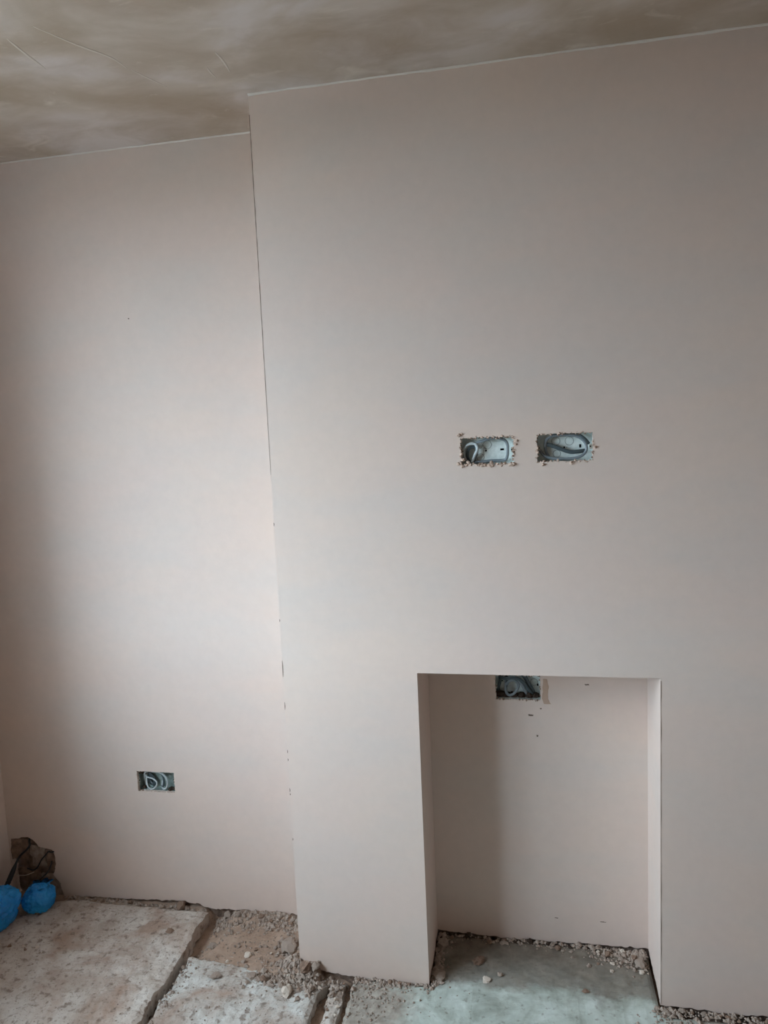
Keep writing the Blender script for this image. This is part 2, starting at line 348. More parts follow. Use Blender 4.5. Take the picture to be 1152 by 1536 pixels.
# alcove wall (back) with socket hole and the broken-out hole in the corner
HOLE = [(-1.549, -0.010), (-1.556, 0.030), (-1.562, 0.055), (-1.585, 0.082), (-1.574, 0.110), (-1.571, 0.140), (-1.578, 0.168), (-1.606, 0.172), (-1.632, 0.180), (-1.642, 0.198), (-1.662, 0.206), (-1.70, 0.206), (-1.731, 0.198), (-1.737, 0.165), (-1.738, 0.125), (-1.728, 0.112), (-1.722, 0.05), (-1.72, -0.012)]
foot = ragged([(XL, -0.01), (-1.72, -0.012)], 0.006, 0.001, 1, False)[:-1] + ragged(HOLE[::-1], 0.006, 0.006, 8.0, False, 45) + \
    ragged([(-1.54, 0.006), (-1.494, 0.012), (-1.299, 0.018), (-1.134, 0.026), (-1.065, 0.020), (-1.038, 0.011), (-0.929, 0.011), (-0.745, 0.014), (-0.62, 0.012)], 0.005, 0.006, 9.0, False, 50)
hA = ragged(boxrect(-1.1845, 0.4265, 0.128, 0.067), 0.0026, 0.0016, 10.0, freq=150)
wb = struct(panel('wall_back', foot + [(-0.62, ZC), (XL, ZC)], [hA], YB, YB + PT, 'plaster'), 'pink skimmed alcove wall left of the chimney breast')
mz = rect(XL - 0.2, -0.60, -0.06, ZC)
holeb = [(-1.60, -0.02), (-1.60, 0.06), (-1.61, 0.15), (-1.66, 0.185), (-1.72, 0.18), (-1.725, -0.02)]
panel('masonry', mz, [grow(boxrect(*BOX['A'][:2]), 0.006), holeb], YB + PT, YB + 0.075, 'masonry', parent=wb)
bm = bmesh.new(); rows = []
for j in range(24):
    rows.append([bm.verts.new((-1.80 + 0.25 * i / 24, YB + 0.013 + 0.009 * fr(i * 0.01, j * 0.01, 5, 18, 4) , -0.05 + 0.30 * j / 23)) for i in range(25)])
for r0, r1 in zip(rows, rows[1:]):
    for i in range(24): bm.faces.new((r0[i], r0[i + 1], r1[i + 1], r1[i]))
obj('broken_masonry', bm, 'masonry', wb)
for i, (x0, x1, z0, z1, d, mt) in enumerate([(-1.736, -1.672, 0.128, 0.198, 0.002, 'rubble_brown'), (-1.664, -1.612, 0.104, 0.178, 0.005, 'rubble'), (-1.607, -1.576, 0.092, 0.160, 0.004, 'rubble_brown'),
        (-1.722, -1.640, 0.022, 0.088, 0.009, 'rubble_brown'), (-1.630, -1.556, 0.004, 0.078, 0.003, 'rubble')]):
    bm = bmesh.new(); box(bm, x0, x1, YB + d, YB + d + 0.03, z0, z1)
    bmesh.ops.subdivide_edges(bm, edges=bm.edges[:], cuts=4, use_grid_fill=True)
    for v in bm.verts:
        w = v.co.copy(); v.co += Vector((0.006 * fr(w.x, w.z, i + 0.5, 40), 0.006 * fr(w.x, w.z, i + 7.5, 45), 0.006 * fr(w.x, w.z, i + 3.5, 40)))
    obj('broken_brick', bm, mt, wb)
# right alcove, right wall, wall behind the camera
struct(panel('wall_back_right', rect(BXR - 0.02, XR + 0.1, 0.0, ZC), [], YB, YB + 0.08, 'plaster'), 'skimmed alcove wall right of the chimney breast')
struct(panel('wall_right', rect(YN, YB + 0.08, -0.06, ZC), [], XR, XR + 0.1, 'bare', 'x'), 'bare pinkish brown undercoat right side wall')
struct(panel('wall_near', rect(XL - 0.1, XR + 0.1, -0.06, ZC), [], YN - 0.1, YN, 'bare'), 'bare pinkish brown undercoat wall behind the viewer')
wl = struct(panel('wall_left', rect(YN - 0.1, YB + 0.08, -0.06, ZC), [rect(WY0, WY1, WZ0, WZ1)], XL - 0.24, XL, 'plaster', 'x'), 'plaster left side wall with a window')
win = empty('window_1', (XL - 0.16, (WY0 + WY1) / 2, WZ0)); struct(win, 'wide white framed window in the left wall', 'window')
def wbar(name, y0, y1, z0, z1, d=0.06):
    bm = bmesh.new(); cy = (WY0 + WY1) / 2; box(bm, -d / 2, d / 2, y0 - cy, y1 - cy, z0 - WZ0, z1 - WZ0); return obj(name, bm, 'upvc', win)
wbar('frame_rail', WY0, WY1, WZ0, WZ0 + 0.06); wbar('frame_rail', WY0, WY1, WZ1 - 0.06, WZ1)
ym = [WY0, WY0 + 0.64, WY1 - 0.64, WY1 - 0.0]
for y in (WY0, WY0 + 0.52, WY1 - 0.58, WY1 - 0.06): wbar('frame_stile', y, y + 0.06, WZ0 + 0.06, WZ1 - 0.06)
for y0, y1 in ((WY0 + 0.06, WY0 + 0.52), (WY0 + 0.58, WY1 - 0.58), (WY1 - 0.52, WY1 - 0.06)):
    bm = bmesh.new(); cy = (WY0 + WY1) / 2; box(bm, -0.002, 0.002, y0 - cy, y1 - cy, 0.06, WZ1 - WZ0 - 0.06); obj('window_pane', bm, 'glass', win)
bm = bmesh.new(); box(bm, -0.10, 0.20, -(WY1 - WY0) / 2, (WY1 - WY0) / 2, -0.03, 0.0); obj('window_sill', bm, 'upvc', win)
bm = bmesh.new(); box(bm, -30, XL - 0.24, -25, 25, -0.40, -0.30); struct(obj('ground', bm, 'ground'), 'paved ground outside the window', 'ground')

# ceiling with trowel ridges
bm = bmesh.new(); box(bm, XL - 0.3, XR + 0.2, YN - 0.2, YB + 0.2, ZC, ZC + 0.12)
ceil = struct(obj('ceiling', bm, 'ceiling'), 'patchy brown grey freshly skimmed ceiling', 'ceiling')
def ridge(pts, r=0.0014, mat='ridge'):
    bm = bmesh.new(); sweep(bm, bez([(x, y, ZC) for x, y in pts], 8), r * 2.6, r * 0.8, 8, Vector((0, 0, 1)), lambda t: 0.35 + 0.65 * math.sin(math.pi * min(max(t, 0.03), 0.97)) + 0.2 * nz(t * 14, pts[0][0] * 9))
    return obj('trowel_ridge', bm, mat, ceil, True)
ridge([(-1.041, -0.38), (-1.045, -0.31), (-1.046, -0.247)]); ridge([(-0.961, -0.406), (-0.92, -0.32), (-0.882, -0.254), (-0.873, -0.2)], 0.0013)
ridge([(-0.868, -0.19), (-0.85, -0.14), (-0.831, -0.092)], 0.0010); ridge([(-0.655, -0.212), (-0.653, -0.17), (-0.659, -0.118)], 0.0011)
ridge([(-0.700, -0.155), (-0.702, -0.13), (-0.700, -0.10)], 0.0009); ridge([(-1.53, 0.15), (-1.50, 0.17), (-1.478, 0.185)], 0.0016)
# plaster beads at the ceiling edge
def edge_bead(name, x0, x1, y, r, seed, label):
    bm = bmesh.new(); pts = []
    n = int((x1 - x0) / 0.012)
    for i in range(n + 1):
        x = x0 + (x1 - x0) * i / n; pts.append(Vector((x, y + 0.0006 * nz(x * 30, seed), ZC - 0.0012 + 0.0012 * nz(x * 22, seed + 4))))
    sweep(bm, pts, r, r, 8, Vector((0, 1, 0)), lambda t: 0.75 + 0.35 * nz(t * 23, seed) + 0.25 * nz(t * 70, seed))
    o = obj(name, bm, 'bead', None, True); return struct(o, label, 'trim')
edge_bead('trim_1', BXL, BXR, 0.0, 0.0042, 1.3, 'thin pale plaster bead where chimney breast meets ceiling')
edge_bead('trim_2', XL, BXL, YB, 0.0034, 5.1, 'thin pale plaster bead where left alcove wall meets ceiling')

# hairline crack and chips down the outer corner of the breast
def crack(pts, wfun, name='hairline_crack'):
    bm = bmesh.new(); prev = None
    for i, z in enumerate(pts):
        w = wfun(i / max(1, len(pts) - 1), z)
        a = bm.verts.new((BXL - 0.0003, -0.0004, z)); b = bm.verts.new((BXL + w, -0.0004, z)); d = bm.verts.new((BXL - 0.0003, 0.006, z))
        if prev:
            bm.faces.new((prev[0], prev[1], b, a)); bm.faces.new((prev[2], prev[0], a, d))
        prev = (a, b, d)
    return obj(name, bm, 'crack', breast)
zs = [2.30 - 0.006 * k for k in range(150)]
crack(zs, lambda t, z: 0.0002 + 0.0017 * max(0, (1 - t) ** 0.6 * (0.55 + 0.9 * nz(z * 40, 2.2))))
for k, (z, L) in enumerate([(0.905, 0.045), (0.79, 0.022), (0.655, 0.01), (0.63, 0.008), (0.545, 0.012), (0.53, 0.006), (0.40, 0.008), (1.02, 0.008), (1.28, 0.01)]):
    crack([z - L * j / 6 for j in range(7)], lambda t, zz: 0.0003 + 0.0020 * math.sin(math.pi * t) * (0.7 + 0.5 * nz(zz * 200, k)), 'edge_chip')
bm = bmesh.new(); prev = None                         # hairline gap beside the corner bead of the right jamb
for k in range(140):
    z = 0.012 + 0.86 * k / 139; w = 0.0004 + 0.0011 * max(0, 0.6 + nz(z * 25, 4.4))
    cur = (bm.verts.new((FX1 + 0.0004, -0.0004, z)), bm.verts.new((FX1 + 0.0004 + w, -0.0004, z)))
    if prev: bm.faces.new((prev[0], prev[1], cur[1], cur[0]))
    prev = cur
obj('hairline_crack', bm, 'crack', breast)
# bare undercoat beside the fireplace box and small chips in the plaster
def patch(name, pts, y, mat, parent, t=0.0006):
    panel(name, pts, [], y - t, y + 0.0002, mat, parent=parent)
patch('bare_patch', ragged([(0.024, 0.742), (0.030, 0.727), (0.050, 0.727), (0.040, 0.742), (0.044, 0.775), (0.040, 0.80), (0.028, 0.80), (0.027, 0.76)], 0.004, 0.002, 21.0), FB, 'stain', breast)
for k, (x, z, w, h) in enumerate([(-0.007, 0.693, 0.007, 0.0022), (0.010, 0.633, 0.0025, 0.0025), (0.021, 0.713, 0.002, 0.002), (0.147, 0.786, 0.006, 0.0016), (0.184, 0.084, 0.008, 0.0009), (0.054, 0.085, 0.005, 0.0007)]):
    patch('plaster_chip', ragged(rect(x - w, x + w, z - h, z + h), 0.001, 0.0012, 30.0 + k, freq=300), FB, 'crack', breast)
patch('plaster_chip', ragged(rect(-1.153, -1.149, 1.867, 1.870), 0.001, 0.001, 41.0, freq=300), YB, 'crack', wb)

# broken plaster crumbs round the socket holes
def rim(loop, y, n, seed, lo, hi, parent, mat='plaster_edge', bottom=1.0):
    rnd = random.Random(seed); bm = bmesh.new(); zmid = sum(p[1] for p in loop) / len(loop)
    for k in range(n):
        u, z = rnd.choice(loop); r = rnd.uniform(lo, hi) * (bottom if z < zmid else 1)
        lump(bm, (u + rnd.uniform(-1, 1) * r, y + rnd.uniform(-0.3, 0.35) * r, z + rnd.uniform(-1, 0.7) * r), r, seed * 50 + k, 0.9, 1, 0.5)
    tag(obj('broken_plaster_rim', bm, mat, parent), kind='stuff')
rim(hL, 0.001, 120, 3, 0.0010, 0.0036, breast, bottom=1.5); rim(hL, 0.002, 70, 8, 0.001, 0.0032, breast, 'rubble_brown', 1.3)
for k, (x, z, r) in enumerate([(-0.167, 1.489, 0.005), (-0.160, 1.492, 0.003), (-0.026, 1.470, 0.004), (-0.028, 1.462, 0.003), (-0.112, 1.412, 0.005), (-0.090, 1.411, 0.005), (-0.042, 1.412, 0.006), (-0.160, 1.411, 0.004), (0.036, 1.410, 0.005), (0.103, 1.412, 0.005), (0.160, 1.448, 0.004)]):
    bm = bmesh.new(); lump(bm, (x, -0.0005, z), r, 400 + k, 0.8, 2, 0.55); obj('plaster_burr', bm, 'plaster_edge', breast)
rim(hR, 0.001, 90, 4, 0.0009, 0.0030, breast, bottom=1.3); rim(hR, 0.002, 50, 9, 0.001, 0.0030, breast, 'rubble_brown')
rim(hF, FB + 0.002, 80, 5, 0.0009, 0.0030, breast, 'rubble_brown', 1.3); rim(hA, YB + 0.002, 50, 6, 0.0008, 0.0024, wb); rim(hA, YB + 0.003, 16, 16, 0.001, 0.0026, wb, 'rubble_brown')

# ------------------------------------------------------------------ metal socket boxes
def disc(bm, x, z, y, r, n=16, t=0.0004, sx=1.0):
    va = [bm.verts.new((x + r * sx * math.cos(2 * math.pi * k / n), y - t, z + r * math.sin(2 * math.pi * k / n))) for k in range(n)]
    vb = [bm.verts.new((v.co.x, y + t, v.co.z)) for v in va]
    bm.faces.new(va[::-1]); bm.faces.new(vb)
    for k in range(n): bm.faces.new((va[k], va[(k + 1) % n], vb[(k + 1) % n], vb[k]))
def ring(bm, x, z, y, r, w=0.0006, n=24):
    path = [Vector((x + r * math.cos(2 * math.pi * k / n), y, z + r * math.sin(2 * math.pi * k / n))) for k in range(n + 1)]
    sweep(bm, path, w, w * 0.7, 6)
def socket_box(key, label, depth, knocks, holes, slots, steel='steel'):
    cx, cz, y = BOX[key]; w, h = 0.134, 0.072; y0 = y + 0.004; yb = depth
    t = empty('socket_back_box', (cx, y + yb, cz)); tag(t, label, 'socket box', 'galvanised double socket boxes')
    bm = bmesh.new(); box(bm, -w / 2, w / 2, -0.0008, 0.0008, -h / 2, h / 2); obj('back_plate', bm, steel, t)
    for a in ((-w / 2, w / 2, h / 2 - 0.001, h / 2), (-w / 2, w / 2, -h / 2, -h / 2 + 0.001), (-w / 2, -w / 2 + 0.001, -h / 2, h / 2), (w / 2 - 0.001, w / 2, -h / 2, h / 2)):
        bm = bmesh.new(); box(bm, a[0], a[1], -(yb - 0.004), 0, a[2], a[3]); obj('box_side', bm, steel, t)
    for kx, kz, r in knocks:
        bm = bmesh.new(); ring(bm, kx, kz, -0.0010, r); obj('knockout', bm, 'knock', t, True)
    for kx, kz, r in holes:
        bm = bmesh.new(); disc(bm, kx, kz, -0.0010, r); obj('screw_hole', bm, 'hole', t)
    for kx, kz, a, b in slots:
        bm = bmesh.new(); box(bm, kx - a, kx + a, -0.0013, -0.0007, kz - b, kz + b); bmesh.ops.bevel(bm, geom=bm.edges[:], offset=0.0002, segments=1); obj('fixing_slot', bm, 'hole', t)
    for s in (-1, 1):
        bm = bmesh.new(); box(bm, s * 0.0625 - 0.0045, s * 0.0625 + 0.0045, -(yb - 0.006), -(yb - 0.0075), -0.006, 0.006)
        bmesh.ops.bevel(bm, geom=bm.edges[:], offset=0.0006, segments=2); l = obj('fixing_lug', bm, 'brass', t)
        bm = bmesh.new(); disc(bm, s * 0.0600, 0, -(yb - 0.0058), 0.0017); obj('screw_hole', bm, 'hole', l)
    return t
socket_box('L', 'left metal socket box of the pair high on the chimney breast, cable round its rim', 0.029, [(0.000, 0.014, 0.010), (-0.018, -0.017, 0.009), (-0.020, 0.013, 0.008)], [(-0.004, -0.001, 0.0022), (-0.009, -0.001, 0.0009)], [(0.036, 0.001, 0.0046, 0.0024), (0.036, 0.025, 0.0024, 0.0014)])
socket_box('R', 'right metal socket box of the pair high on chimney breast, cable slanting across it', 0.029, [(-0.020, 0.015, 0.010), (0.012, 0.014, 0.010), (-0.018, -0.016, 0.009)], [(0.000, -0.001, 0.0022), (0.006, -0.001, 0.0009)], [(0.038, 0.001, 0.0024, 0.0042), (0.037, -0.024, 0.0034, 0.0022)])
socket_box('A', 'metal socket box low on the left alcove wall with two cable loops', 0.036, [(0.02, 0.014, 0.010)], [(-0.02, 0.016, 0.0022), (0.044, -0.008, 0.002)], [(0.058, 0.014, 0.0034, 0.0018), (0.060, -0.014, 0.0022, 0.0026)], 'steel_dull')
socket_box('F', 'metal socket box in the back of the fireplace recess under the lintel', 0.036, [(0.045, 0.004, 0.010), (-0.044, 0.012, 0.009)], [(-0.044, 0.006, 0.0018), (0.03, -0.01, 0.002)], [(0.055, -0.004, 0.0022, 0.0034)])
# cables inside the boxes: local (x, z) from the box centre, y from the wall face
def boxcable(key, pts, label, mat='cable', ru=0.0036, rv=0.0022, wide=(0, 1, 0)):
    cx, cz, y = BOX[key]
    return cable('electrical_cable', [(cx + a, y + 0.003 + d * (0.66 if key in 'LR' else 0.86), cz + b) for a, b, d in pts], label, mat, ru, rv, wide, group='cable ends coiled in the socket boxes')
G = 'grey cable'
boxcable('L', [(-0.048, -0.030, 0.034), (-0.058, -0.012, 0.024), (-0.057, 0.008, 0.016), (-0.042, 0.018, 0.012), (-0.028, 0.016, 0.012), (-0.024, 0.004, 0.014), (-0.032, -0.012, 0.016), (-0.038, -0.027, 0.022)], 'grey cable coiled tightly at left end of left upper box', 'cable_light')
boxcable('L', [(-0.044, -0.030, 0.033), (-0.050, -0.014, 0.026), (-0.047, 0.003, 0.022), (-0.036, 0.010, 0.020), (-0.028, 0.010, 0.020)], 'inner dark grey cable curl in left upper box', 'cable_dark')
boxcable('L', [(-0.034, -0.024, 0.028), (-0.026, -0.004, 0.020), (-0.026, 0.018, 0.016), (-0.010, 0.024, 0.014), (0.012, 0.030, 0.014), (0.034, 0.028, 0.014), (0.048, 0.018, 0.016), (0.050, -0.004, 0.018), (0.046, -0.022, 0.024), (0.034, -0.026, 0.028), (0.010, -0.026, 0.026), (-0.016, -0.028, 0.024), (-0.036, -0.028, 0.030)], 'blue grey cable running round the rim of left upper box', 'cable')
boxcable('R', [(-0.060, -0.004, 0.030), (-0.050, -0.018, 0.020), (-0.030, -0.026, 0.016), (0.004, -0.029, 0.014), (0.034, -0.025, 0.014), (0.050, -0.012, 0.014), (0.050, 0.006, 0.016), (0.036, 0.022, 0.016), (0.008, 0.029, 0.016), (-0.022, 0.029, 0.018), (-0.040, 0.022, 0.018), (-0.046, 0.006, 0.022), (-0.042, -0.014, 0.028), (-0.034, -0.028, 0.034)], 'grey cable in one wide oval loop in right upper box', 'cable')
boxcable('R', [(-0.046, 0.008, 0.028), (-0.034, 0.006, 0.022), (-0.012, -0.003, 0.018), (0.012, -0.012, 0.016), (0.032, -0.012, 0.017), (0.048, -0.010, 0.022)], 'dark flat cable slanting across right upper box', 'cable_dark', 0.0048, 0.0022)
boxcable('R', [(0.014, 0.031, 0.028), (0.034, 0.028, 0.018), (0.048, 0.018, 0.014), (0.058, 0.006, 0.020)], 'short dark cable at top right corner of right upper box', 'cable_dark')
boxcable('A', [(-0.052, -0.030, 0.034), (-0.050, 0.006, 0.022), (-0.040, 0.026, 0.012), (-0.014, 0.030, 0.008), (0.014, 0.026, 0.008), (0.032, 0.008, 0.008), (0.032, -0.016, 0.010), (0.020, -0.030, 0.014), (0.010, -0.026, 0.020), (0.010, -0.006, 0.026)], 'pale cable in a wide loop in low alcove box', 'cable_light', 0.0030)
boxcable('A', [(-0.044, 0.020, 0.030), (-0.042, -0.002, 0.018), (-0.036, -0.022, 0.010), (-0.022, -0.030, 0.008), (-0.006, -0.020, 0.008), (-0.004, -0.006, 0.010), (-0.018, 0.004, 0.012), (-0.040, 0.008, 0.016), (-0.046, 0.016, 0.030)], 'pale cable in a small teardrop loop in low alcove box', 'cable_light', 0.0026)
boxcable('A', [(0.002, 0.022, 0.028), (0.016, 0.012, 0.016), (0.020, -0.006, 0.013), (0.014, -0.022, 0.016), (0.004, -0.024, 0.026)], 'dark inner cable in low alcove box', 'cable_dark', 0.0034)
boxcable('F', [(-0.050, 0.030, 0.032), (-0.044, 0.018, 0.024), (-0.024, 0.020, 0.014), (-0.002, 0.022, 0.008), (0.014, 0.012, 0.008), (0.026, -0.006, 0.010), (0.040, -0.028, 0.018)], 'dark cable arching over to lower right in fireplace box', 'cable_dark', 0.0048)
boxcable('F', [(-0.030, 0.032, 0.032), (-0.034, 0.006, 0.022), (-0.034, -0.016, 0.010), (-0.024, -0.027, 0.006), (-0.008, -0.018, 0.006), (0.002, 0.002, 0.008), (-0.010, 0.016, 0.010), (-0.026, 0.010, 0.014), (-0.034, -0.006, 0.022)], 'grey cable loop hanging in middle of fireplace box', 'cable', 0.0040)
boxcable('F', [(-0.020, 0.018, 0.022), (0.000, 0.016, 0.012), (0.012, 0.002, 0.008), (0.020, -0.016, 0.010), (0.026, -0.030, 0.020)], 'grey cable curving to bottom edge of fireplace box', 'cable', 0.0040)
boxcable('F', [(0.006, 0.034, 0.034), (0.020, 0.022, 0.022), (0.030, 0.004, 0.016), (0.046, -0.030, 0.026)], 'thick dark cable at right of fireplace box', 'cable_dark', 0.0060)

boxcable('A', [(-0.050, 0.016, 0.034), (-0.034, 0.012, 0.027), (-0.016, -0.004, 0.024), (-0.020, -0.020, 0.024), (-0.034, -0.016, 0.027), (-0.040, 0.002, 0.032)], 'added dark cable darkening inside of teardrop loop in low alcove box', 'cable_dark', 0.0060)  # this and the next cable added so the loops look dark inside
boxcable('A', [(-0.048, -0.024, 0.034), (-0.052, 0.004, 0.030), (-0.044, 0.024, 0.026), (-0.024, 0.030, 0.026)], 'added dark cable behind pale loop up left side of low alcove box', 'cable_dark', 0.0048)
boxcable('F', [(-0.052, 0.030, 0.034), (-0.050, 0.010, 0.026), (-0.056, -0.014, 0.026), (-0.050, -0.030, 0.032)], 'dark cable down the left end of fireplace box', 'cable_dark', 0.0046)
def box_shade(key, spots, seed):  # dark lumps added to stand in for shadow inside the box
    t = [o for o in bpy.data.objects if o.name.startswith('socket_back_box') and abs(o.location.x - BOX[key][0]) < 1e-3 and abs(o.location.z - BOX[key][1]) < 1e-3][0]
    for k, (x, z, r) in enumerate(spots):
        bm = bmesh.new(); lump(bm, (x, -0.016, z), r, seed + k, 0.7, 2, 0.4, 0); obj('shade_lump', bm, 'soot_shade', t)
box_shade('F', [(-0.052, -0.028, 0.013), (-0.032, -0.031, 0.013), (-0.012, -0.031, 0.013), (0.010, -0.030, 0.013), (0.030, -0.031, 0.013), (0.050, -0.030, 0.012)], 600)
box_shade('A', [(-0.058, 0.022, 0.009), (0.040, -0.030, 0.010), (0.056, -0.028, 0.009), (-0.052, -0.028, 0.008)], 620)
# ------------------------------------------------------------------ corner: conduit, wires, blue plastic bundles
bm = bmesh.new()
pth = bez([(-1.668, YB + 0.014, 0.203), (-1.658, 0.214, 0.200), (-1.653, 0.207, 0.188), (-1.660, 0.199, 0.176), (-1.680, 0.190, 0.158), (-1.688, 0.178, 0.138), (-1.690, 0.165, 0.122), (-1.699, 0.140, 0.085), (-1.711, 0.120, 0.063), (-1.718, 0.10, 0.030)], 10)
sweep(bm, pth, 0.0062, 0.0062, 10, rfun=lambda t: (0.55 + 0.75 * sstep(0.5, 0.72, t)) * (1 + 0.06 * math.sin(t * 260)))
tag(obj('flexible_conduit', bm, 'black', None, True), 'dark flexible conduit hanging from the broken wall corner', 'conduit')
cable('loose_wire', [(-1.574, YB + 0.002, 0.163), (-1.580, 0.213, 0.164), (-1.588, 0.211, 0.167), (-1.597, 0.205, 0.157), (-1.613, 0.205, 0.140), (-1.631, 0.208, 0.113), (-1.653, 0.213, 0.096), (-1.69, YB + 0.012, 0.088)], 'thin black wire looping across the broken wall hole', 'black', 0.0022, 0.0022, cat='wire')
cable('loose_wire', [(-1.592, YB + 0.010, 0.124), (-1.584, 0.211, 0.119), (-1.590, 0.195, 0.101), (-1.598, 0.178, 0.094), (-1.603, 0.168, 0.09)], 'short black wire running down into smaller blue bag', 'black', 0.0024, 0.0024, cat='wire')
cable('wire_scrap', [(-1.712, 0.208, 0.076), (-1.695, 0.206, 0.078), (-1.676, 0.208, 0.080), (-1.664, YB + 0.010, 0.078)], 'short pale wire end poking from broken wall', 'rubble_pale', 0.0012, 0.0012, cat='wire')
def bag(name, c, r, seed, rot, label, tilt=(0, 0)):
    bm = bmesh.new(); bmesh.ops.create_icosphere(bm, subdivisions=5, radius=1.0)
    for v in bm.verts:
        d = v.co.normalized(); u = d + Vector((seed, seed * 0.7, 0))
        k = 1 + 0.16 * noise.noise(u * 1.7)
        n1 = 1 - abs(noise.noise(u * 3.1 + Vector((0.5 * noise.noise(u * 2), 0, 0)))) * 2; n2 = 1 - abs(noise.noise(Vector((u.x * 9, u.y * 9, u.z * 4)))) * 2
        k += 0.11 * n1 + 0.065 * n2 + 0.012 * noise.noise(u * 22)
        p = Vector((d.x * r[0], d.y * r[1], d.z * r[2])) * k
        p.x += tilt[0] * p.z; p.y += tilt[1] * p.z
        if p.z < -r[2] * 0.82: p.z = -r[2] * 0.82 + 0.15 * (p.z + r[2] * 0.82)
        v.co = p
    t = empty(name, (c[0], c[1], c[2] - r[2] * 0.86)); tag(t, label, 'plastic bag', 'blue plastic bags in the corner')
    bmesh.ops.transform(bm, matrix=Matrix.Translation((0, 0, r[2] * 0.86)) @ Matrix.Rotation(rot, 4, 'Z'), verts=bm.verts)
    obj('bag_body', bm, 'blue', t, True); return t
def bag_neck(t, base, top, r, seed):
    bm = bmesh.new(); pth = bez([base, ((base[0] + top[0]) / 2 + 0.004, (base[1] + top[1]) / 2, (base[2] + top[2]) / 2), top], 8); rings = []
    for i, p in enumerate(pth):
        tt = i / (len(pth) - 1)
        rings.append([bm.verts.new(p + Vector((math.cos(a), math.sin(a), 0.08 * nz(a * 2, seed))) * r * (0.75 + 0.5 * (tt - 0.35) ** 2 * 3) * (1 + 0.22 * math.sin(a * 7 + seed) + 0.15 * math.sin(a * 4 + tt * 3))) for a in [2 * math.pi * j / 36 for j in range(36)]])
    for r0, r1 in zip(rings, rings[1:]):
        for j in range(36): bm.faces.new((r0[j], r0[(j + 1) % 36], r1[(j + 1) % 36], r1[j]))
    bm.faces.new(rings[-1]); obj('gathered_neck', bm, 'blue', t, True)
b1 = bag('blue_plastic_bag', (-1.668, 0.034, 0.072), (0.070, 0.060, 0.062), 2.3, 0.3, 'larger blue plastic bag at the left edge, lying on the slab', (0.25, 0.0))
b2 = bag('blue_plastic_bag', (-1.576, 0.130, 0.058), (0.044, 0.040, 0.042), 6.1, 0.9, 'smaller crumpled blue plastic bag against the broken wall corner')
bag_neck(b2, (-0.002, 0.004, 0.050), (0.002, 0.010, 0.076), 0.024, 2.0)

# ------------------------------------------------------------------ rubble
LUMPS = []
for s in range(8):
    bm = bmesh.new(); lump(bm, (0, 0, 0), 1.0, 200 + s, [0.6, 0.75, 0.45, 0.8, 0.55, 0.7, 0.35, 0.65][s], 2, 0.42, 0)
    me = bpy.data.meshes.new('rubble_lump'); bmesh.ops.recalc_face_normals(bm, faces=bm.faces); bm.to_mesh(me); bm.free(); LUMPS.append(me)
cache = {}
def fragment(name, x, y, r, mat, label, cat, group=None, s=0, rz=0.0, flat=1.0):
    key = (s, mat)
    if key not in cache:
        me = LUMPS[s].copy(); me.materials.append(M[mat]); cache[key] = me
    me = cache[key]; o = bpy.data.objects.new(name, me); C.objects.link(o)
    zlow = min(v.co.z for v in me.vertices) * r * flat
    o.location = (x, y, ground_z(x, y) - zlow * 0.75); o.scale = (r, r, r * flat); o.rotation_euler = (0, 0, rz)
    return tag(o, label, cat, group)
one = [(-0.839, 0.053, 0.014, 'rubble_pale', 'pale rounded plaster lump lying on the bare dirt patch', 1, 0.4, 0.8),
       (-0.793, -0.037, 0.017, 'rubble', 'long flat grey flake at back of middle slab', 6, 0.6, 0.9),
       (-0.892, -0.059, 0.013, 'rubble', 'flat grey flake on left of middle slab', 2, 0.3, 0.8),
       (-0.753, -0.052, 0.009, 'rubble_brown', 'single upright brown lump on middle slab', 3, 1.3, 1.2),
       (-0.672, -0.090, 0.016, 'rubble_pale', 'pale jagged plaster chunk near right edge of middle slab', 5, 1.9, 1.0),
       (-0.726, 0.092, 0.026, 'rubble', 'large mortar chunk against the foot of the breast on dirt patch', 3, 0.9, 0.9),
       (-0.968, 0.091, 0.013, 'rubble', 'grey mortar lump at left of dirt patch', 2, 0.2, 0.8),
       (-0.551, -0.070, 0.011, 'rubble', 'oval grey stone on narrow strip between two cracks', 4, 1.1, 0.9),
       (-1.124, 0.206, 0.017, 'rubble_brown', 'squarish brown mortar lump wedged at foot of alcove wall', 3, 0.2, 1.0),
       (-1.099, 0.081, 0.012, 'rubble_brown', 'dark brown clod on the left slab', 5, 0.0, 0.5),
       (-0.141, 0.037, 0.015, 'rubble_pale', 'flat pale flake on the fireplace hearth', 6, -0.3, 0.7),
       (-0.105, 0.060, 0.009, 'rubble', 'small pale double lump on the fireplace hearth', 1, 0.3, 0.9),
       (-0.166, 0.103, 0.019, 'rubble_brown', 'dark brown clod in the shaded left of the hearth', 4, 0.8, 0.6),
       (0.276, 0.145, 0.015, 'rubble', 'largest pinkish chunk in right corner of fireplace hearth', 3, 0.7, 1.0),
       (0.121, 0.029, 0.008, 'rubble_brown', 'small clod alone at front right of the hearth', 2, 0.0, 0.9),
       (-0.272, 0.150, 0.020, 'rubble', 'grey mortar chunk against left reveal of fireplace', 0, 0.7, 1.2),
       (-0.270, 0.030, 0.018, 'rubble', 'grey mortar chunk at front foot of left fireplace reveal', 5, 1.7, 0.8),
       (-0.640, -0.020, 0.018, 'rubble_brown', 'brown mortar clod at outer bottom corner of chimney breast', 7, 0.5, 1.0)]
for x, y, r, mt, lab, s, rz, fl in one: fragment('rubble_chunk', x, y, r, mt, lab, 'rubble', None, s, rz, fl)
rnd = random.Random(11)
ORD = ['first', 'second', 'third', 'fourth', 'fifth', 'sixth', 'seventh', 'eighth', 'ninth', 'tenth', 'eleventh', 'twelfth']
